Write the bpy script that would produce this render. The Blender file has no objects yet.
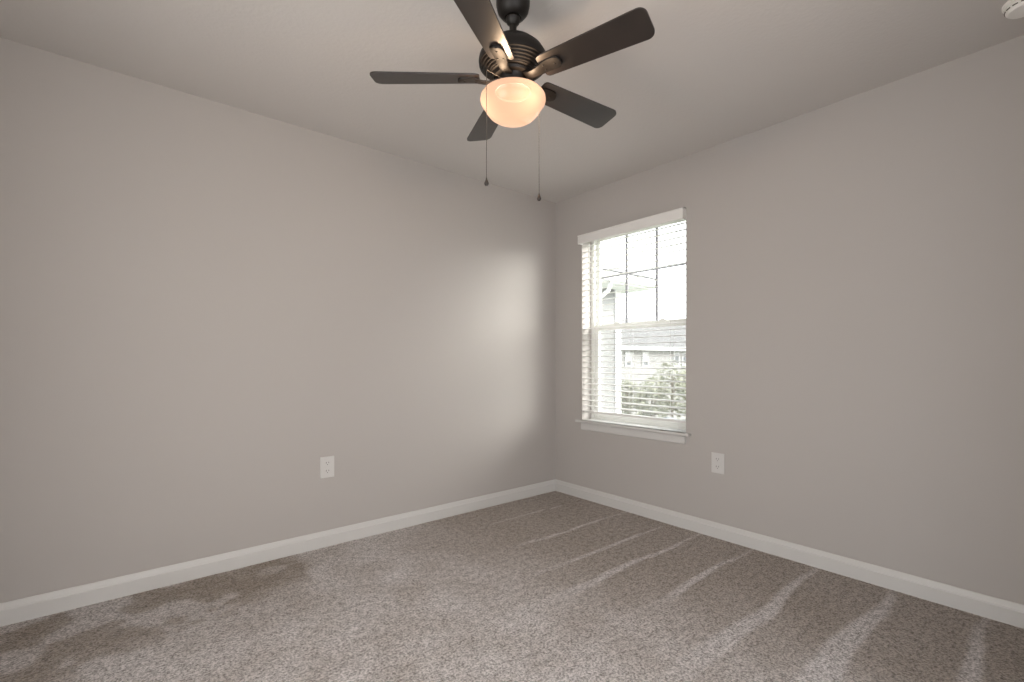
import bpy, bmesh, math, random
from mathutils import Vector, Matrix, noise
random.seed(7)
PI = math.pi
S = bpy.context.scene
C = S.collection

# ------------------------------------------------------------ camera
CAM = Vector((-3.229, -3.231, 1.232))
cd = bpy.data.cameras.new('camera'); cam = bpy.data.objects.new('camera', cd); C.objects.link(cam)
cam.location = CAM
cam.rotation_euler = (PI/2, 0, -math.atan2(.6397, .7687))
cd.sensor_width = 36; cd.lens = 476.6/1024*36
cd.shift_y = 20.0/1024
cd.clip_start = .02; cd.clip_end = 300
S.camera = cam

# ------------------------------------------------------------ colour management
S.view_settings.view_transform = 'Standard'; S.view_settings.look = 'None'
S.view_settings.gamma = 1; S.view_settings.use_curve_mapping = False
S.view_settings.exposure = 0.6

# ------------------------------------------------------------ daylight (hazy bright sky) and added fill
w = bpy.data.worlds.new('sky'); S.world = w; w.use_nodes = True
bg = w.node_tree.nodes['Background']
bg.inputs[0].default_value = (.93, .96, 1, 1); bg.inputs[1].default_value = 3.3

def area(name, loc, rot, sx, sy, power, col):
    l = bpy.data.lights.new(name, 'AREA'); l.shape = 'RECTANGLE'; l.size = sx; l.size_y = sy
    l.energy = power; l.color = col
    o = bpy.data.objects.new(name, l); C.objects.link(o); o.location = loc; o.rotation_euler = rot
    return o
# added fill light, set outside an unseen doorway behind the camera
rear_fill = area('rear_fill_light', (-2.95, -3.95, 1.30), (PI/2, 0, PI), 1.9, 2.2, 195, (.90, .95, 1))
# added fill light in an unseen window, behind and left of the camera
left_fill = area('left_fill_light', (-4.12, -2.2, 1.45), (0, -PI/2, 0), 1.5, 1.1, 14, (1, .90, .76))

# hazy sun, well off the window's axis, that reaches the left wall through the blind
sl = bpy.data.lights.new('hazy_sun', 'SUN'); sl.energy = 9; sl.angle = math.radians(42); sl.color = (1, .97, .93)
so = bpy.data.objects.new('hazy_sun', sl); C.objects.link(so); so.location = (6, -6, 5)
so.rotation_euler = Vector((-.60, .75, -.40)).to_track_quat('-Z', 'Y').to_euler()

# ------------------------------------------------------------ materials
def mat(name, col, rough=.6, metal=0, spec=.5, **k):
    m = bpy.data.materials.new(name); m.use_nodes = True
    b = m.node_tree.nodes['Principled BSDF']
    b.inputs['Base Color'].default_value = (*col, 1); b.inputs['Roughness'].default_value = rough
    b.inputs['Metallic'].default_value = metal; b.inputs['Specular IOR Level'].default_value = spec
    for kk, v in k.items(): b.inputs[kk.replace('_', ' ')].default_value = v
    return m
def N(m, t): return m.node_tree.nodes.new(t)
def L(m, a, b): m.node_tree.links.new(a, b)
def bump(m, scale, strength, dist, detail=2, tex='ShaderNodeTexNoise'):
    tc = N(m, 'ShaderNodeTexCoord'); n = N(m, tex); n.inputs['Scale'].default_value = scale
    if tex == 'ShaderNodeTexNoise': n.inputs['Detail'].default_value = detail
    bp = N(m, 'ShaderNodeBump'); bp.inputs['Strength'].default_value = strength; bp.inputs['Distance'].default_value = dist
    L(m, tc.outputs['Object'], n.inputs['Vector']); L(m, n.outputs[0], bp.inputs['Height'])
    L(m, bp.outputs[0], m.node_tree.nodes['Principled BSDF'].inputs['Normal'])
    return m
def vary(m, c1, c2, scale, detail=2):
    tc = N(m, 'ShaderNodeTexCoord'); n = N(m, 'ShaderNodeTexNoise'); n.inputs['Scale'].default_value = scale
    n.inputs['Detail'].default_value = detail
    r = N(m, 'ShaderNodeValToRGB'); r.color_ramp.elements[0].position = .3; r.color_ramp.elements[1].position = .7
    r.color_ramp.elements[0].color = (*c1, 1); r.color_ramp.elements[1].color = (*c2, 1)
    L(m, tc.outputs['Object'], n.inputs['Vector']); L(m, n.outputs[0], r.inputs[0])
    L(m, r.outputs[0], m.node_tree.nodes['Principled BSDF'].inputs['Base Color'])
    return m
M = {}
M['wall'] = bump(mat('greige_wall_paint', (.422, .397, .377), .8, spec=.25), 160, .12, .002, 3)
M['ceiling'] = bump(mat('flat_ceiling_paint', (.565, .54, .52), .9, spec=.1), 55, .35, .004, 4)
M['trim'] = mat('semi_gloss_white_trim', (.555, .545, .53), .45)
M['vinyl'] = mat('white_vinyl', (.80, .80, .77), .35)
M['blind'] = mat('white_faux_wood', (.72, .71, .69), .45)
M['plate'] = mat('white_plastic_plate', (.56, .55, .535), .35)
M['grille'] = mat('backlit_grille', (.30, .30, .33), .5)  # backlit darkness of the bars is put into this grey
M['pan'] = mat('matte_glare_pan', (.010, .007, .005), .9, spec=0)
M['dark_slot'] = mat('outlet_slot', (.06, .055, .05), .6)
M['cord'] = mat('ladder_cord', (.72, .72, .70), .8)
M['bronze'] = mat('oil_rubbed_bronze', (.006, .004, .003), .5, metal=.15, spec=.4)
M['blade'] = vary(mat('dark_wood_blade', (.05, .035, .028), .36, spec=.8), (.010, .007, .006), (.020, .014, .012), 6)
M['chain'] = mat('antique_chain', (.06, .05, .04), .6, metal=.2)
M['fob'] = mat('dark_fob', (.02, .012, .01), .4)
M['smoke'] = mat('detector_plastic', (.80, .79, .76), .5)
M['siding'] = mat('pale_stucco', (.30, .295, .29), .9)
M['wing'] = mat('wing_stucco', (.20, .20, .20), .9)
M['white_ext'] = mat('exterior_white', (.6, .6, .6), .7)
M['roof'] = vary(mat('grey_shingles', (.33, .33, .34), .95), (.13, .13, .13), (.165, .16, .16), 3)
M['ext_pane'] = mat('exterior_pane', (.05, .06, .07), .3)
M['grass'] = vary(mat('lawn', (.2, .24, .14), 1), (.13, .15, .09), (.18, .20, .13), 2)
M['asphalt'] = mat('asphalt', (.12, .12, .13), .9)
M['leaf'] = vary(mat('foliage', (.22, .25, .15), .8), (.17, .18, .12), (.48, .48, .36), 3.5, 5)
M['bark'] = mat('bark', (.2, .16, .12), .9)
M['car'] = mat('pale_blue_car_paint', (.42, .48, .60), .25)
M['rubber'] = mat('tyre_rubber', (.03, .03, .03), .8)

# window glass: clear, with a fresnel reflection
def glass(name, tint):
    m = bpy.data.materials.new(name); m.use_nodes = True; nt = m.node_tree
    nt.nodes.remove(nt.nodes['Principled BSDF']); out = nt.nodes['Material Output']
    t = N(m, 'ShaderNodeBsdfTransparent'); t.inputs[0].default_value = (*tint, 1)
    g = N(m, 'ShaderNodeBsdfGlossy'); g.inputs['Roughness'].default_value = .02
    f = N(m, 'ShaderNodeFresnel'); f.inputs[0].default_value = 1.45; mx = N(m, 'ShaderNodeMixShader')
    geo = N(m, 'ShaderNodeNewGeometry'); q = N(m, 'ShaderNodeMath'); q.operation = 'MULTIPLY_ADD'; q.inputs[1].default_value = -1; q.inputs[2].default_value = 1
    q2 = N(m, 'ShaderNodeMath'); q2.operation = 'MULTIPLY'
    L(m, geo.outputs['Backfacing'], q.inputs[0]); L(m, q.outputs[0], q2.inputs[0]); L(m, f.outputs[0], q2.inputs[1])
    L(m, q2.outputs[0], mx.inputs[0]); L(m, t.outputs[0], mx.inputs[1]); L(m, g.outputs[0], mx.inputs[2]); L(m, mx.outputs[0], out.inputs[0])
    return m
M['glass'] = glass('window_glass', (.97, .98, .97))
def screen():
    m = bpy.data.materials.new('insect_mesh'); m.use_nodes = True; nt = m.node_tree
    nt.nodes.remove(nt.nodes['Principled BSDF']); out = nt.nodes['Material Output']
    t = N(m, 'ShaderNodeBsdfTransparent'); d = N(m, 'ShaderNodeBsdfDiffuse'); d.inputs[0].default_value = (.45, .45, .45, 1)
    mx = N(m, 'ShaderNodeMixShader'); mx.inputs[0].default_value = .27
    L(m, t.outputs[0], mx.inputs[1]); L(m, d.outputs[0], mx.inputs[2]); L(m, mx.outputs[0], out.inputs[0])
    return m
M['screen'] = screen()
# frosted lit globe
def globe_mat():
    m = bpy.data.materials.new('lit_frosted_glass'); m.use_nodes = True; nt = m.node_tree
    nt.nodes.remove(nt.nodes['Principled BSDF']); out = nt.nodes['Material Output']
    tr = N(m, 'ShaderNodeBsdfTranslucent'); tr.inputs[0].default_value = (.0055, .0042, .0032, 1)
    e = N(m, 'ShaderNodeEmission'); e.inputs[0].default_value = (1, .60, .43, 1); e.inputs[1].default_value = .37
    tp = N(m, 'ShaderNodeBsdfTransparent')
    g = N(m, 'ShaderNodeBsdfGlossy'); g.inputs['Roughness'].default_value = .25
    f = N(m, 'ShaderNodeFresnel'); f.inputs[0].default_value = 1.4
    m1 = N(m, 'ShaderNodeMixShader'); m1.inputs[0].default_value = .11
    m2 = N(m, 'ShaderNodeMixShader'); a = N(m, 'ShaderNodeAddShader')
    L(m, tr.outputs[0], m1.inputs[1]); L(m, tp.outputs[0], m1.inputs[2])
    geo = N(m, 'ShaderNodeNewGeometry'); q = N(m, 'ShaderNodeMath'); q.operation = 'MULTIPLY_ADD'; q.inputs[1].default_value = -1; q.inputs[2].default_value = 1
    q2 = N(m, 'ShaderNodeMath'); q2.operation = 'MULTIPLY'
    L(m, geo.outputs['Backfacing'], q.inputs[0]); L(m, q.outputs[0], q2.inputs[0]); L(m, f.outputs[0], q2.inputs[1])
    L(m, q2.outputs[0], m2.inputs[0]); L(m, m1.outputs[0], m2.inputs[1]); L(m, g.outputs[0], m2.inputs[2])
    L(m, m2.outputs[0], a.inputs[0]); L(m, e.outputs[0], a.inputs[1]); L(m, a.outputs[0], out.inputs[0])
    return m
M['globe'] = globe_mat()

# ------------------------------------------------------------ mesh helpers
def box(bm, x0, x1, y0, y1, z0, z1, bev=0):
    r = bmesh.ops.create_cube(bm, size=1)
    vs = r['verts']
    for v in vs:
        v.co = Vector((x0+(v.co.x+.5)*(x1-x0), y0+(v.co.y+.5)*(y1-y0), z0+(v.co.z+.5)*(z1-z0)))
    if bev:
        es = list({e for v in vs for e in v.link_edges})
        bmesh.ops.bevel(bm, geom=es, offset=bev, segments=2, affect='EDGES', profile=.5)
    return vs
def prism(bm, pts, f0, f1):
    """pts: closed 2-D outline; f0/f1 map a 2-D point to the two end positions"""
    a = [bm.verts.new(f0(p)) for p in pts]; b = [bm.verts.new(f1(p)) for p in pts]
    n = len(pts)
    bm.faces.new(a); bm.faces.new(b[::-1])
    for i in range(n): bm.faces.new((a[i], b[i], b[(i+1) % n], a[(i+1) % n]))
def lathe(bm, prof, seg=48, mtx=Matrix()):
    rings = []
    for r, z in prof:
        if r < 1e-5: rings.append([bm.verts.new(mtx @ Vector((0, 0, z)))])
        else: rings.append([bm.verts.new(mtx @ Vector((r*math.cos(2*PI*i/seg), r*math.sin(2*PI*i/seg), z))) for i in range(seg)])
    for a, b in zip(rings, rings[1:]):
        for i in range(seg):
            j = (i+1) % seg
            if len(a) == 1 and len(b) == 1: continue
            if len(a) == 1: bm.faces.new((a[0], b[j], b[i]))
            elif len(b) == 1: bm.faces.new((a[i], a[j], b[0]))
            else: bm.faces.new((a[i], a[j], b[j], b[i]))
def tube(bm, pts, r, seg=8):
    pts = [Vector(p) for p in pts]; rings = []
    for i, p in enumerate(pts):
        d = (pts[min(i+1, len(pts)-1)] - pts[max(i-1, 0)]).normalized()
        u = d.cross(Vector((0, 0, 1)));
        if u.length < .05: u = d.cross(Vector((1, 0, 0)))
        u.normalize(); v = d.cross(u)
        rr = r[i] if isinstance(r, (list, tuple)) else r
        rings.append([bm.verts.new(p + rr*(math.cos(2*PI*k/seg)*u + math.sin(2*PI*k/seg)*v)) for k in range(seg)])
    for a, b in zip(rings, rings[1:]):
        for i in range(seg): bm.faces.new((a[i], a[(i+1) % seg], b[(i+1) % seg], b[i]))
    bm.faces.new(rings[0][::-1]); bm.faces.new(rings[-1])
def obj(name, bm, m, parent=None, smooth=False, ang=35):
    bmesh.ops.recalc_face_normals(bm, faces=bm.faces)
    me = bpy.data.meshes.new(name); bm.to_mesh(me); bm.free()
    me.materials.append(M[m] if isinstance(m, str) else m)
    if smooth:
        me.polygons.foreach_set('use_smooth', [True]*len(me.polygons)); me.set_sharp_from_angle(angle=math.radians(ang))
    o = bpy.data.objects.new(name, me); C.objects.link(o)
    if parent:
        o.parent = parent
    return o
def pbox(name, m, parent, *a, bev=0):
    bm = bmesh.new(); box(bm, *a, bev=bev); return obj(name, bm, m, parent)
def empty(name, loc=(0, 0, 0), rz=0):
    o = bpy.data.objects.new(name, None); C.objects.link(o); o.location = loc; o.rotation_euler = (0, 0, rz); o.empty_display_size = .1
    return o
def tag(o, label=None, cat=None, group=None, kind=None):
    if label: o['label'] = label
    if cat: o['category'] = cat
    if group: o['group'] = group
    if kind: o['kind'] = kind
    return o
def struct(name, bm, m, smooth=False, label=None, cat=None):
    o = obj(name, bm, m, smooth=smooth); return tag(o, label, cat, kind='structure')

H = 2.74; XL = -4.0; YB = -3.5; T = .2
WY0, WY1, WZ0, WZ1 = -1.353, -.336, .69, 2.365      # window opening in the right-hand wall

# ------------------------------------------------------------ room shell
bm = bmesh.new(); box(bm, XL-T, T, 0, T, 0, H)
struct('wall_left', bm, 'wall', label='long blank greige wall on the left with one outlet', cat='wall')
bm = bmesh.new()
box(bm, 0, T, YB-T, WY0, 0, H); box(bm, 0, T, WY1, 0, 0, H); box(bm, 0, T, WY0, WY1, 0, WZ0); box(bm, 0, T, WY0, WY1, WZ1, H)
struct('wall_right', bm, 'wall', label='greige wall on the right holding the window', cat='wall')
bm = bmesh.new()
box(bm, XL-T, XL, YB-T, -2.8, 0, H); box(bm, XL-T, XL, -1.6, 0, 0, H); box(bm, XL-T, XL, -2.8, -1.6, 0, .65); box(bm, XL-T, XL, -2.8, -1.6, 2.25, H)  # window opening added out of view to let more light in
struct('wall_back', bm, 'wall', label='greige wall behind and left of the viewpoint', cat='wall')
DX0, DX1, DZ = -3.8, -1.55, 2.35  # unseen doorway, added and widened to let fill light into the room
bm = bmesh.new(); box(bm, XL, DX0, YB-T, YB, 0, H); box(bm, DX1, 0, YB-T, YB, 0, H); box(bm, DX0, DX1, YB-T, YB, DZ, H)
struct('wall_front', bm, 'wall', label='greige wall behind the viewpoint with a wide doorway added for fill light', cat='wall')
bm = bmesh.new(); box(bm, XL-T, T, YB-T, T, H, H+.15)
struct('ceiling', bm, 'ceiling', label='flat pale ceiling with light orange peel texture', cat='ceiling')

# carpet: a finely divided sheet; 'pile' says which way the pile was last brushed
def sstep(a, b, x):
    t = max(0, min(1, (x-a)/(b-a))); return t*t*(3-2*t)
tracks = [(-.385, .016, .9), (-.82, .03, 1.0), (-1.21, .03, 1.1), (-1.475, .045, 1.3), (-1.83, .05, 1.0), (-2.22, .075, 1.3), (-2.57, .10, 1.4), (-2.94, .075, .8)]
def pile(x, y):
    n1 = noise.noise(Vector((x*1.7, y*1.7, 3.1))); n2 = noise.noise(Vector((x*5, y*5, 7.7))); n3 = noise.noise(Vector((x*14, y*14, 1.7)))
    left = sstep(-.75, -1.75, x + .35*n1 + .22*(y+1.8))            # trodden, lighter nap away from the right wall
    v = .20 + .42*left + .10*n1*(.4+left) + .20*n2*(.25+left) + .07*n3*(.3+left)
    for ty, wd, ln in tracks:                                       # vacuum tracks
        d = y - ty + .03*noise.noise(Vector((x*2, ty*9, 0)))+.012*n2
        u = max(0, -x)/1.25
        half = wd*(.22 + .62*u)
        k = sstep(half, half*.55, abs(d)) * sstep(ln*1.45, ln*.75, -x + .3*n2) * (.55+.45*sstep(0, .5, -x))
        v += .56*k*(1-.55*left)
    # brushed-back dark strip along the left wall with lighter footprints
    k = sstep(-2.30, -2.40, x + .02*n2) * sstep(-.72, -.50, y + .16*n2 + .08*n3 - .30*(x+3))
    v -= .46*k*(1-.75*sstep(.08, .28, n2+.4*n3))
    # lighter footprint
    v += .28*sstep(1, .6, math.hypot((x+2.52)/.1, (y+.17)/.07))*k
    return max(0, min(1, v))
nx, ny = 260, 230
x0, x1, y0, y1 = XL, 0, YB, 0
vs = []; pv = []; fs = []
for j in range(ny+1):
    for i in range(nx+1):
        x = x0+(x1-x0)*i/nx; y = y0+(y1-y0)*j/ny
        vs.append((x, y, 0)); pv.append(pile(x, y))
for j in range(ny):
    for i in range(nx):
        a = j*(nx+1)+i; fs.append((a, a+1, a+nx+2, a+nx+1))
base = len(vs)
vs += [(XL-T, YB-T, -.1), (T, YB-T, -.1), (T, T, -.1), (XL-T, T, -.1), (XL-T, YB-T, -.005), (T, YB-T, -.005), (T, T, -.005), (XL-T, T, -.005)]; pv += [0]*8
b = base
fs += [(b+3, b+2, b+1, b), (b+4, b+5, b+6, b+7), (b, b+1, b+5, b+4), (b+1, b+2, b+6, b+5), (b+2, b+3, b+7, b+6), (b+3, b, b+4, b+7)]
me = bpy.data.meshes.new('floor'); me.from_pydata(vs, [], fs)
at = me.attributes.new('pile', 'FLOAT', 'POINT'); at.data.foreach_set('value', pv)
cm = mat('carpet', (.3, .27, .24), 1, spec=.05); nt = cm.node_tree; B = nt.nodes['Principled BSDF']
B.inputs['Sheen Weight'].default_value = .15; B.inputs['Sheen Roughness'].default_value = .6
tc = N(cm, 'ShaderNodeTexCoord'); A = N(cm, 'ShaderNodeAttribute'); A.attribute_name = 'pile'
r1 = N(cm, 'ShaderNodeValToRGB'); r1.color_ramp.elements[0].color = (.37, .31, .255, 1); r1.color_ramp.elements[1].color = (.82, .785, .785, 1)
L(cm, A.outputs['Fac'], r1.inputs[0])
n1 = N(cm, 'ShaderNodeTexNoise'); n1.inputs['Scale'].default_value = 95; n1.inputs['Detail'].default_value = 5; n1.inputs['Roughness'].default_value = .75
mp = N(cm, 'ShaderNodeMapping'); L(cm, tc.outputs['Object'], mp.inputs[0]); L(cm, mp.outputs[0], n1.inputs['Vector'])
r2 = N(cm, 'ShaderNodeValToRGB'); r2.color_ramp.elements[0].position = .40; r2.color_ramp.elements[1].position = .57
r2.color_ramp.elements[0].color = (.38, .36, .34, 1); r2.color_ramp.elements[1].color = (1.35, 1.35, 1.36, 1)
n3 = N(cm, 'ShaderNodeTexNoise'); n3.inputs['Scale'].default_value = 30; n3.inputs['Detail'].default_value = 3; L(cm, mp.outputs[0], n3.inputs['Vector'])
hm = N(cm, 'ShaderNodeMix'); hm.data_type = 'FLOAT'; hm.inputs[0].default_value = .22
L(cm, n1.outputs[0], hm.inputs[2]); L(cm, n3.outputs[0], hm.inputs[3]); L(cm, hm.outputs[0], r2.inputs[0])
mx = N(cm, 'ShaderNodeMix'); mx.data_type = 'RGBA'; mx.blend_type = 'MULTIPLY'; mx.inputs[0].default_value = 1
L(cm, r1.outputs[0], mx.inputs[6]); L(cm, r2.outputs[0], mx.inputs[7]); L(cm, mx.outputs[2], B.inputs['Base Color'])
bp = N(cm, 'ShaderNodeBump'); bp.inputs['Strength'].default_value = 1; bp.inputs['Distance'].default_value = .02
L(cm, n1.outputs[0], bp.inputs['Height']); L(cm, bp.outputs[0], B.inputs['Normal'])
me.materials.append(cm); floor = bpy.data.objects.new('floor', me); C.objects.link(floor)
tag(floor, 'grey beige plush carpet with vacuum tracks and footprints', 'carpet', kind='structure')

# baseboards
BP = [(0, 0), (.017, 0), (.017, .070), (.016, .0735), (.0125, .076), (.0115, .078), (.0105, .083), (.006, .098), (.003, .1025), (0, .1035)]
def baseboard(name, f0, f1, label):
    bm = bmesh.new(); prism(bm, BP, f0, f1); struct(name, bm, 'trim', label=label, cat='baseboard')
baseboard('baseboard_left', lambda p: Vector((XL, -p[0], p[1])), lambda p: Vector((-p[0], -p[0], p[1])), 'white baseboard along the long left wall')
baseboard('baseboard_right', lambda p: Vector((-p[0], YB, p[1])), lambda p: Vector((-p[0], -p[0], p[1])), 'white baseboard along the wall under the window')
baseboard('baseboard_back', lambda p: Vector((XL+p[0], YB, p[1])), lambda p: Vector((XL+p[0], -.015, p[1])), 'white baseboard on the wall behind the viewpoint')

# unseen hallway outside the added fill-light doorway behind the viewpoint
bm = bmesh.new(); box(bm, XL-T, T, -5.0, YB-T, -.1, 0); struct('floor_hallway', bm, 'asphalt' if 0 else cm)
bm = bmesh.new(); box(bm, XL-T, T, -5.0, YB-T, H, H+.15); struct('ceiling_hallway', bm, 'ceiling')
bm = bmesh.new(); box(bm, XL-T, T, -5.2, -5.0, -.1, H+.15); struct('wall_hallway', bm, 'wall')

# ------------------------------------------------------------ window
win = tag(empty('window_1', (0, -.845, WZ0)), 'white single hung vinyl window with grilles in upper sash', 'window', kind='structure')
OFF = Vector((0, .845, -WZ0))
def part(name, bm, m, parent=win, off=OFF, smooth=False):
    bmesh.ops.translate(bm, verts=bm.verts, vec=off); return obj(name, bm, m, parent, smooth)
def frame(bm, xa, xb, ya, yb, za, zb, w, wt=None, wb=None):
    wt = wt or w; wb = wb or w
    box(bm, xa, xb, ya, ya+w, za, zb, .003); box(bm, xa, xb, yb-w, yb, za, zb, .003)
    box(bm, xa, xb, ya+w, yb-w, zb-wt, zb, .003); box(bm, xa, xb, ya+w, yb-w, za, za+wb, .003)
MR = 1.535
SC0 = .705                    # top of the stool
bm = bmesh.new(); frame(bm, .125, .2, WY0, WY1, SC0-.02, WZ1, .035, .02, .035); part('window_frame', bm, 'vinyl')
bm = bmesh.new(); frame(bm, .165, .19, WY0+.036, WY1-.036, MR-.02, WZ1-.021, .034, .022, .045); us = part('upper_sash', bm, 'vinyl')
bm = bmesh.new(); frame(bm, .135, .163, WY0+.036, WY1-.036, SC0+.0155, MR+.025, .042, .052, .032); ls = part('lower_sash', bm, 'vinyl')
YA, YZ = WY0+.07, WY1-.07
bm = bmesh.new(); box(bm, .176, .179, YA, YZ, MR+.02, WZ1-.04); part('pane', bm, 'glass', us, Vector((0, 0, 0)) + OFF)
bm = bmesh.new(); box(bm, .147, .150, YA+.01, YZ-.01, SC0+.046, MR-.026); part('pane', bm, 'glass', ls, OFF)
bm = bmesh.new()
for yy in (-.696, -.994): box(bm, .170, .1755, yy-.012, yy+.012, MR+.025, WZ1-.04)
zz = 1.985
box(bm, .1705, .175, YA, YZ, zz-.006, zz+.006)
part('grille', bm, 'grille', us, OFF)
bm = bmesh.new(); box(bm, .1935, .1945, WY0+.035, WY1-.035, SC0+.0155, MR+.01); part('insect_screen', bm, 'screen')
for yy in (-.62, -1.07):
    bm = bmesh.new(); box(bm, .128, .150, yy-.03, yy+.03, MR+.025, MR+.034, .002)
    lathe(bm, [(0, 0), (.012, 0), (.012, .01), (0, .012)], 16, Matrix.Translation((.142, yy, MR+.034)))
    box(bm, .112, .142, yy-.005, yy+.005, MR+.036, MR+.042, .001); part('sash_lock', bm, 'vinyl', ls, OFF)
# stool and apron
bm = bmesh.new(); box(bm, -.035, .125, WY0, WY1, SC0-.02, SC0, 0)
box(bm, -.045, -.0, WY0-.045, WY1+.045, SC0-.022, SC0, .006)
st = struct('trim_1', bm, 'trim', label='white window stool shelf below the blind', cat='window sill')
bm = bmesh.new(); prism(bm, [(0, 0), (.010, 0), (.015, .008), (.015, .052), (.012, .066), (0, .066)],
    lambda p: Vector((-p[0], WY0+.0, SC0-.022-.066+p[1])), lambda p: Vector((-p[0], WY1-.0, SC0-.022-.066+p[1])))
struct('trim_2', bm, 'trim', label='white apron moulding under the window stool', cat='apron')

bm = bmesh.new(); frame(bm, XL-.19, XL-.14, -2.8, -1.6, .65, 2.25, .05); struct('fill_window', bm, 'vinyl', label='white frame of an unseen window added for fill light behind the viewpoint', cat='window')  # unseen window, added to go with the left fill light

# ------------------------------------------------------------ blind
bl = tag(empty('window_blind', (-.02, -.845, 2.33)), 'white horizontal slat blind with slats open, hung in the window', 'blind')
BO = Vector((.02, .845, -2.33))
def bpart(name, bm, m='blind', parent=bl, smooth=False):
    bmesh.ops.translate(bm, verts=bm.verts, vec=BO); return obj(name, bm, m, parent, smooth)
bm = bmesh.new()
V = [(0, 0), (.004, -.004), (.010, 0), (.012, .010), (.012, .060), (.016, .067), (.016, .075), (0, .075)]
prism(bm, V, lambda p: Vector((-.040-p[0], WY0-.004, 2.276+p[1])), lambda p: Vector((-.040-p[0], WY1+.004, 2.276+p[1])))
box(bm, -.040, -.0, WY0-.004, WY0+.006, 2.276, 2.351); box(bm, -.040, -.0, WY1-.006, WY1+.004, 2.276, 2.351)
bpart('valance', bm)
bm = bmesh.new(); box(bm, .004, .058, WY0+.006, WY1-.006, 2.305, 2.352, .002); bpart('head_rail', bm)
bm = bmesh.new()
ns = 0; z = 2.262; YS0, YS1 = WY0+.006, WY1-.006; pit = .0493
while z > .785:
    # slightly crowned slat
    cs = []
    for k in range(7):
        t = -1+2*k/6; cs.append((.031+t*.0255, .0020*(1-t*t)))
    outl = cs + [(x_, z_-.0028) for x_, z_ in cs[::-1]]
    tilt = .10
    prism(bm, outl, lambda p, z=z: Vector((p[0], YS0, z+p[1]+(p[0]-.031)*tilt)), lambda p, z=z: Vector((p[0], YS1, z+p[1]+(p[0]-.031)*tilt)))
    z -= pit; ns += 1
bpart('slats', bm)
zb = z+pit-.045
bm = bmesh.new(); box(bm, .006, .057, YS0, YS1, zb-.016, zb+.002, .003); bpart('bottom_rail', bm)
for yy in (WY0+.13, -.845, WY1-.13):
    bm = bmesh.new()
    for xx in (.0045, .0575): tube(bm, [(xx, yy, 2.275), (xx, yy, zb)], .0009, 6)
    bpart('ladder_cord', bm, 'cord')
bm = bmesh.new()
ya_ = -.425
tube(bm, [(-.006, ya_, 2.27), (-.006, ya_, 1.66)], .0045, 8); tube(bm, [(-.006, ya_, 1.66), (-.006, ya_, 1.63)], [.006, .0065], 8)
bpart('tilt_wand', bm, 'cord')

# ------------------------------------------------------------ outlets
def outlet(loc, rz, label):
    o = tag(empty('wall_outlet', loc, rz), label, 'outlet')    # local -y is out of the wall
    bm = bmesh.new(); box(bm, -.046, .046, -.006, 0, -.071, .071, .003); obj('cover_plate', bm, 'plate', o)
    for s in (1, -1):
        bm = bmesh.new(); pts = []
        for k in range(28):
            a = 2*PI*k/28; pts.append((max(-.0185, min(.0185, .0225*math.cos(a))), s*.0265+.0175*math.sin(a)))
        prism(bm, pts, lambda p: Vector((p[0], -.0085, p[1])), lambda p: Vector((p[0], -.005, p[1])))
        f = obj('receptacle', bm, 'plate', o)
        bm = bmesh.new()
        box(bm, -.0096, -.0066, -.0089, -.0080, s*.0265-.001, s*.0265+.010); box(bm, .0066, .0096, -.0089, -.0080, s*.0265, s*.0265+.009)
        lathe(bm, [(0, -.0004), (.0027, -.0004), (.0027, .0004), (0, .0004)], 12, Matrix.Translation((0, -.0085, s*.0265-.0085)) @ Matrix.Rotation(PI/2, 4, 'X'))
        obj('contact_slot', bm, 'dark_slot', f)
    bm = bmesh.new(); lathe(bm, [(0, .0012), (.003, .001), (.0038, 0), (0, 0)], 12, Matrix.Translation((0, -.006, 0)) @ Matrix.Rotation(PI/2, 4, 'X'))
    obj('screw', bm, 'plate', o, True)
outlet((-2.144, 0, .525), 0, 'white electrical outlet low on the long blank left wall')
outlet((0, -1.596, .520), PI/2 * -1, 'white electrical outlet on the window wall, right of the window')

# ------------------------------------------------------------ smoke detector
sd = tag(empty('smoke_detector', (-.305, -3.073, H)), 'round white smoke detector on ceiling near the right wall', 'smoke detector')
bm = bmesh.new(); lathe(bm, [(0, 0), (.070, 0), (.070, -.010), (.066, -.013), (0, -.013)], 40); obj('mounting_base', bm, 'smoke', sd, True)
bm = bmesh.new(); lathe(bm, [(0, -.010), (.060, -.010), (.062, -.018), (.060, -.034), (.052, -.042), (.030, -.045), (0, -.046)], 40); obj('cover', bm, 'smoke', sd, True)
bm = bmesh.new()
for k in range(14):
    a = 2*PI*k/14; m4 = Matrix.Rotation(a, 4, 'Z')
    vs_ = box(bm, .0595, .0625, -.009, .009, -.030, -.026)
    bmesh.ops.transform(bm, matrix=m4, verts=vs_)
obj('vent_slot', bm, 'dark_slot', sd)

# ------------------------------------------------------------ ceiling fan
FX = CAM.x + 1.93*.6397 + .004*.7687; FY = CAM.y + 1.93*.7687 - .004*.6397
fan = tag(empty('ceiling_fan', (FX, FY, H)), 'dark bronze five blade ceiling fan with lit frosted bowl light', 'ceiling fan')
def z_(a): return a-H
bm = bmesh.new(); lathe(bm, [(0, 0), (.068, 0), (.069, -.03), (.068, -.070), (.062, -.095), (.048, -.113), (.034, -.120), (.030, -.116), (0, -.112)], 48)
obj('canopy', bm, 'bronze', fan, True)
bm = bmesh.new(); lathe(bm, [(0, -.105), (.024, -.110), (.030, -.124), (.026, -.140), (.015, -.150), (.014, -.180), (.022, -.184), (.030, -.194), (.034, -.207), (0, -.207)], 32)
obj('downrod', bm, 'bronze', fan, True)
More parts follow.
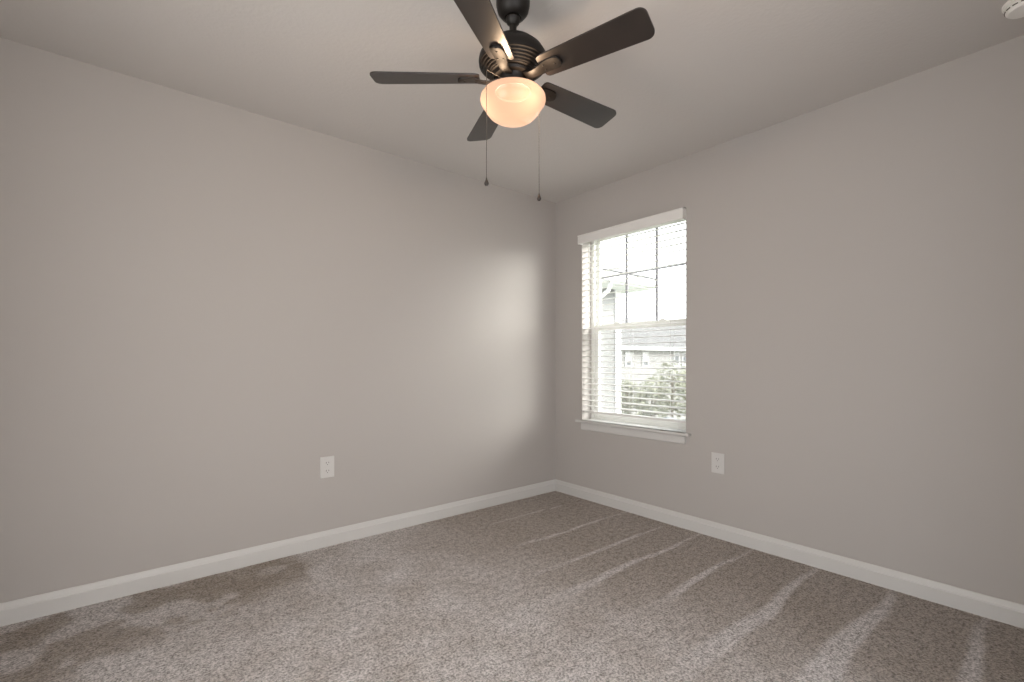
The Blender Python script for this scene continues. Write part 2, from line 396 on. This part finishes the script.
# motor housing with ribbed lower band
prof = [(0, z_(2.536)), (.030, z_(2.534)), (.060, z_(2.526)), (.095, z_(2.507)), (.122, z_(2.482)), (.136, z_(2.458)), (.139, z_(2.440)), (.137, z_(2.431))]
r = .134; zc = 2.429
for k in range(5):
    prof += [(r+.003, z_(zc)), (r+.003, z_(zc-.002)), (r+.001, z_(zc-.004)), (r-.004, z_(zc-.0042)), (r-.006, z_(zc-.007))]
    r -= .0095; zc -= .0075
prof += [(.086, z_(zc)), (.070, z_(zc-.004)), (0, z_(zc-.004))]
bm = bmesh.new(); lathe(bm, prof, 72); obj('motor_housing', bm, 'bronze', fan, True, 30)
bm = bmesh.new(); lathe(bm, [(0, z_(2.392)), (.078, z_(2.392)), (.082, z_(2.386)), (.078, z_(2.376)), (.060, z_(2.374)), (.056, z_(2.366)), (.056, z_(2.338)), (.060, z_(2.334)), (.060, z_(2.328)), (0, z_(2.328))], 48)
sh = obj('switch_housing', bm, 'bronze', fan, True)
bm = bmesh.new(); lathe(bm, [(0, z_(2.3275)), (.066, z_(2.3275)), (.066, z_(2.3235)), (.030, z_(2.3225)), (0, z_(2.3225))], 48)
obj('glare_pan', bm, 'pan', fan, True)  # near-black disc added to cut bulb glare seen through the bowl
bm = bmesh.new(); lathe(bm, [(.056, z_(2.346)), (.068, z_(2.340)), (.071, z_(2.330)), (.072, z_(2.317)), (.070, z_(2.317)), (.067, z_(2.330)), (.056, z_(2.336))], 48)
obj('light_fitter', bm, 'bronze', fan, True)
# light bowl
GP = [(.070, 2.322), (.088, 2.321), (.108, 2.317), (.123, 2.309), (.131, 2.298), (.133, 2.287), (.130, 2.276), (.124, 2.268), (.119, 2.262), (.115, 2.254), (.107, 2.241), (.094, 2.226), (.077, 2.214), (.055, 2.205), (.030, 2.200), (0, 2.198)]
bm = bmesh.new(); lathe(bm, [(a, z_(b)) for a, b in GP], 64); obj('glass_bowl', bm, 'globe', fan, True, 80)
# blades with irons
BZ = 2.375; pitch = math.radians(13)
def blade(az):
    rot = Matrix.Rotation(az, 4, 'Z')
    pm = rot @ Matrix.Translation((0, 0, z_(BZ))) @ Matrix.Rotation(-pitch, 4, 'X')
    # outline in local x (radial), y (across)
    pts = []
    def arc(cx, cy, rr, a0, a1, n=6):
        for k in range(n+1):
            a = a0+(a1-a0)*k/n; pts.append((cx+rr*math.cos(a), cy+rr*math.sin(a)))
    r0, r1, w0, w1 = .135, .568, .052, .065
    arc(r1-.030, w1-.030, .030, 0, PI/2); arc(r0+.018, w0-.018, .018, PI/2, PI); arc(r0+.018, -w0+.018, .018, PI, 1.5*PI); arc(r1-.030, -w1+.030, .030, 1.5*PI, 2*PI)
    bm = bmesh.new(); prism(bm, pts, lambda p: pm @ Vector((p[0], p[1], -.003)), lambda p: pm @ Vector((p[0], p[1], .003)))
    b = obj('blade', bm, 'blade', fan)
    # iron: curved arm rising from the hub, ending in a rounded tongue under the blade
    bm = bmesh.new()
    prof_x = [.062, .080, .100, .120, .140, .160, .180, .200, .213, .220, .2235]
    wid = [.020, .019, .019, .021, .025, .028, .029, .0285, .024, .015, .005]
    top = [-.004, -.010, -.013, -.012, -.0085, -.0035, -.0035, -.0035, -.0035, -.0035, -.0035]
    thk = [.010, .009, .008, .007, .006, .006, .006, .008, .010, .011, .010]
    rings = []
    for x_, w_, t_, h_ in zip(prof_x, wid, top, thk):
        rings.append([bm.verts.new(pm @ Vector(p)) for p in ((x_, -w_, t_), (x_, w_, t_), (x_, w_*.92, t_-h_*.7), (x_, w_*.5, t_-h_), (x_, -w_*.5, t_-h_), (x_, -w_*.92, t_-h_*.7))])
    for a, c in zip(rings, rings[1:]):
        for i in range(6): bm.faces.new((a[i], a[(i+1) % 6], c[(i+1) % 6], c[i]))
    bm.faces.new(rings[0][::-1]); bm.faces.new(rings[-1])
    br = obj('blade_iron', bm, 'bronze', fan, True, 40)
    for sx, sy in ((.150, .012), (.150, -.012), (.196, 0)):
        bm = bmesh.new(); lathe(bm, [(0, -.0135), (.003, -.013), (.0045, -.0115), (.0045, -.005), (0, -.005)], 10, pm @ Matrix.Translation((sx, sy, 0)))
        obj('screw', bm, 'bronze', br, True)
FWD = math.atan2(.7687, .6397)
for k in range(5):
    # azimuths measured from camera-right, counter-clockwise seen from above
    blade(FWD - PI/2 + math.radians(36.6 + 72*k))
# pull chains
def chain(dr, df, ztop, zbot, name='pull_chain'):
    v = Vector((dr*.7687+df*.6397, -dr*.6397+df*.7687, 0))
    bm = bmesh.new()
    tube(bm, [v+Vector((0, 0, z_(ztop))), v+Vector((0, 0, z_(zbot+.028)))], .0009, 6)
    n = int((ztop-zbot-.028)/.0065)
    for k in range(n):
        bmesh.ops.create_icosphere(bm, subdivisions=1, radius=.0017, matrix=Matrix.Translation(v+Vector((0, 0, z_(ztop)-k*.0065))))
    # little arm from the switch housing
    d = v.normalized()
    tube(bm, [d*.050+Vector((0, 0, z_(ztop))), v+Vector((0, 0, z_(ztop)))], .0012, 6)
    c = obj(name, bm, 'chain', fan)
    bm = bmesh.new(); m4 = Matrix.Translation(v+Vector((0, 0, z_(zbot))))
    lathe(bm, [(0, 0), (.005, .001), (.0085, .006), (.009, .011), (.006, .019), (.003, .026), (.0022, .032), (0, .032)], 16, m4)
    obj('fob', bm, 'fob', c, True)
    return v
chain(-.102, -.098, 2.352, 1.905)
v = chain(.110, .075, 2.352, 1.905)
# bulb light inside the bowl
for k in range(3):
    a = 2*PI*k/3+.5
    bl_ = bpy.data.lights.new('bulb_light', 'POINT'); bl_.energy = 16; bl_.color = (1, .70, .45); bl_.shadow_soft_size = .02
    bo = bpy.data.objects.new('bulb_light', bl_); C.objects.link(bo); bo.parent = fan; bo.location = (.075*math.cos(a), .075*math.sin(a), z_(2.282))

# ------------------------------------------------------------ outdoors
GZ = -3.0
def place(px, D, z=GZ):      # where a pixel column meets depth D (used once, to lay out the street)
    a = (px-512)/476.6*D; return Vector((CAM.x + a*.7687 + D*.6397, CAM.y - a*.6397 + D*.7687, z))
bm = bmesh.new(); box(bm, T, 80, -60, 80, GZ-.2, GZ); struct('ground', bm, 'grass', label='lawn outside the window', cat='lawn')
# own house wing beside the window
wg = tag(empty('house_wing', (.25, 1.6, GZ)), 'pale wing of the house with eave beside the window, left', 'house wing')
WO = Vector((-.25, -1.6, -GZ))
def wpart(name, bm, m, parent=wg, smooth=False):
    bmesh.ops.translate(bm, verts=bm.verts, vec=WO); return obj(name, bm, m, parent, smooth)
bm = bmesh.new(); box(bm, T+.02, 2.93, 1.5, 4.5, GZ, 2.36); wpart('wing_wall', bm, 'wing')
bm = bmesh.new(); box(bm, 2.81, 2.95, 1.48, 1.62, GZ, 2.36); wpart('corner_board', bm, 'white_ext')
bm = bmesh.new(); box(bm, T+.02, 3.2, 1.06, 1.48, 2.35, 2.37); box(bm, 2.95, 3.2, 1.5, 4.5, 2.35, 2.37); wpart('soffit', bm, 'white_ext')
bm = bmesh.new(); box(bm, T+.02, 3.22, 1.04, 1.06, 2.34, 2.50); box(bm, 3.2, 3.22, 1.06, 4.5, 2.34, 2.50); wpart('fascia', bm, 'white_ext')
bm = bmesh.new(); prism(bm, [(0, 0), (.06, 0), (.085, .03), (.10, .10), (.095, .10), (.08, .035), (.055, .006), (.006, .006), (.006, .10), (0, .10)],
    lambda p: Vector((T+.02, 1.04-p[0], 2.36+p[1])), lambda p: Vector((3.25, 1.04-p[0], 2.36+p[1]))); wpart('gutter', bm, 'white_ext')
bm = bmesh.new()
v0 = [bm.verts.new(c) for c in ((T+.02, 1.0, 2.50), (3.25, 1.0, 2.50), (3.25, 4.5, 2.50), (T+.02, 4.5, 2.50), (T+.02, 2.8, 3.3), (1.4, 2.8, 3.3))]
bm.faces.new((v0[0], v0[1], v0[5], v0[4])); bm.faces.new((v0[2], v0[3], v0[4], v0[5])); bm.faces.new((v0[1], v0[2], v0[5])); bm.faces.new((v0[0], v0[4], v0[3])); bm.faces.new((v0[0], v0[3], v0[2], v0[1]))
wpart('roof', bm, 'roof')
bm = bmesh.new(); dx = 2.07
tube(bm, [(dx, .99, 2.36), (dx, .99, 2.30), (dx, 1.03, 2.22), (dx, 1.36, 2.04), (dx, 1.44, 1.96), (dx, 1.45, 1.88), (dx, 1.45, GZ+.1)], .030, 10)
wpart('downspout', bm, 'white_ext', smooth=True)

# neighbour's two-storey house
P0 = place(560, 27); P1 = place(760, 38)
dirv = (P1-P0); ln = dirv.length; ang = math.atan2(dirv.y, dirv.x)
nh = tag(empty('neighbor_house', P0, ang), 'grey two-storey house across the street seen through the blind', 'house')
EV = 1.93-GZ
bm = bmesh.new(); box(bm, 0, ln, 0, 8, 0, EV); obj('house_wall', bm, 'siding', nh)
bm = bmesh.new(); box(bm, -.5, ln+.5, -.55, -.35, EV-.02, EV+.28); box(bm, -.5, ln+.5, -.5, 0, EV-.02, EV+.02); obj('fascia', bm, 'white_ext', nh)
bm = bmesh.new()
prism(bm, [(-.6, EV+.26), (4, EV+2.5), (8.6, EV+.26)], lambda p: Vector((-.6, p[0], p[1])), lambda p: Vector((ln+.6, p[0], p[1]))); obj('roof', bm, 'roof', nh)
def atpx(px):   # position along the facade seen at a pixel column
    a = px-512; d = Vector((a*.7687+476.6*.6397, -a*.6397+476.6*.7687)); u = dirv.xy.normalized()
    r0 = P0.xy-CAM.xy
    # CAM + t d = P0 + s u
    det = d.x*(-u.y)+u.x*d.y; s = (d.x*r0.y - d.y*r0.x)/det
    return s
for px in (628, 645, 676, 684.5):
    s = abs(atpx(px)); big = px > 670
    hw = .28 if not big else .30
    bm = bmesh.new(); frame(bm, 0, .06, -hw, hw, .86-GZ, 1.80-GZ, .08)
    bmesh.ops.transform(bm, matrix=Matrix.Translation((s, -.06, 0)) @ Matrix.Rotation(PI/2, 4, 'Z'), verts=bm.verts)
    wn = obj('house_window', bm, 'white_ext', nh)
    bm = bmesh.new(); box(bm, s-hw+.08, s+hw-.08, -.03, -.01, (.93 if not big else 1.15)-GZ, 1.24-GZ if not big else 1.72-GZ); obj('pane', bm, 'ext_pane', wn)
    if not big:
        bm = bmesh.new(); box(bm, s-hw+.08, s+hw-.08, -.03, -.01, 1.24-GZ, 1.73-GZ); obj('window_shade', bm, 'white_ext', wn)
# street
bm = bmesh.new(); r0 = place(560, 24); r1 = place(760, 24); d2 = (r1-r0).normalized(); n2 = Vector((-d2.y, d2.x, 0))
q = [r0-d2*30, r1+d2*30, r1+d2*30-n2*5, r0-d2*30-n2*5]
a = [bm.verts.new((p.x, p.y, GZ+.004)) for p in q]; c = [bm.verts.new((p.x, p.y, GZ+.03)) for p in q]
bm.faces.new(a); bm.faces.new(c[::-1])
for i in range(4): bm.faces.new((a[i], a[(i+1) % 4], c[(i+1) % 4], c[i]))
tag(struct('road', bm, 'asphalt'), 'grey asphalt street outside', 'road')
# trees
def tree(px, D, ht, wd, seed, label):
    rnd = random.Random(seed); p = place(px, D)
    t = tag(empty('tree', p), label, 'tree', 'young trees across the street')
    bm = bmesh.new(); tube(bm, [(0, 0, 0), (.03, .02, ht*.35), (0, 0, ht*.8)], [.11, .08, .03], 8)
    for k in range(5):
        a = k*1.26; tube(bm, [(.01, 0, ht*(.3+.06*k)), (wd*.25*math.cos(a), wd*.25*math.sin(a), ht*(.45+.07*k)), (wd*.4*math.cos(a), wd*.4*math.sin(a), ht*(.6+.06*k))], [.05, .03, .015], 6)
    obj('trunk', bm, 'bark', t)
    bm = bmesh.new()
    for k in range(1900):
        # leaf cards with size, on clumps filling an egg-shaped crown
        while True:
            q = Vector((rnd.uniform(-1, 1), rnd.uniform(-1, 1), rnd.uniform(-1, 1)))
            if .25 < q.length < 1: break
        c = Vector((q.x*wd/2, q.y*wd/2, ht*.60+q.z*ht*.40))
        if noise.noise(c*1.6+Vector((seed, 0, 0))) < -.12: continue
        s = rnd.uniform(.075, .16)
        m = Matrix.Translation(c) @ Matrix.Rotation(rnd.uniform(0, 6.3), 4, 'Z') @ Matrix.Rotation(rnd.uniform(-1.2, 1.2), 4, 'X')
        vv = [bm.verts.new(m @ Vector(p_)) for p_ in ((-s, 0, 0), (0, -s*.45, s*.12), (s, 0, 0), (0, s*.45, s*.12))]
        bm.faces.new(vv)
    obj('foliage', bm, 'leaf', t)
tree(627, 27.7, 3.1, 2.0, 1, 'leafy young tree outside, leftmost beyond the blind, nearest the wing')
tree(652, 25.4, 3.35, 1.9, 2, 'low leafy tree outside, second from the left in a row of four')
tree(672, 27.4, 4.3, 2.5, 3, 'tallest leafy tree outside, seen at the right of the window')
tree(697, 24.6, 3.7, 2.1, 4, 'leafy young tree outside at far right edge of the window')
# parked car
cp = place(666, 22.7); car = tag(empty('parked_car', cp+Vector((0, 0, .0)), math.atan2(d2.y, d2.x)), 'pale blue car parked on the street below the trees', 'car')
bm = bmesh.new()
side = [(-2.1, .35), (-2.15, .75), (-1.9, .92), (-1.3, 1.0), (-.8, 1.42), (.6, 1.45), (1.25, 1.02), (2.0, .9), (2.15, .6), (2.1, .35)]
prism(bm, side, lambda p: Vector((p[0], -.85, p[1])), lambda p: Vector((p[0], .85, p[1])))
bmesh.ops.bevel(bm, geom=bm.edges[:], offset=.05, segments=2, affect='EDGES'); obj('body', bm, 'car', car, True)
bm = bmesh.new(); gl = [(-1.15, 1.03), (-.76, 1.36), (.55, 1.38), (1.05, 1.04)]
prism(bm, gl, lambda p: Vector((p[0], -.862, p[1])), lambda p: Vector((p[0], .862, p[1]))); obj('side_glass', bm, 'ext_pane', car)
for sx in (-1.35, 1.35):
    for sy in (-.78, .78):
        bm = bmesh.new(); lathe(bm, [(0, -.1), (.30, -.1), (.33, -.06), (.33, .06), (.30, .1), (0, .1)], 24, Matrix.Translation((sx, sy, .33)) @ Matrix.Rotation(PI/2, 4, 'X')); obj('wheel', bm, 'rubber', car, True)
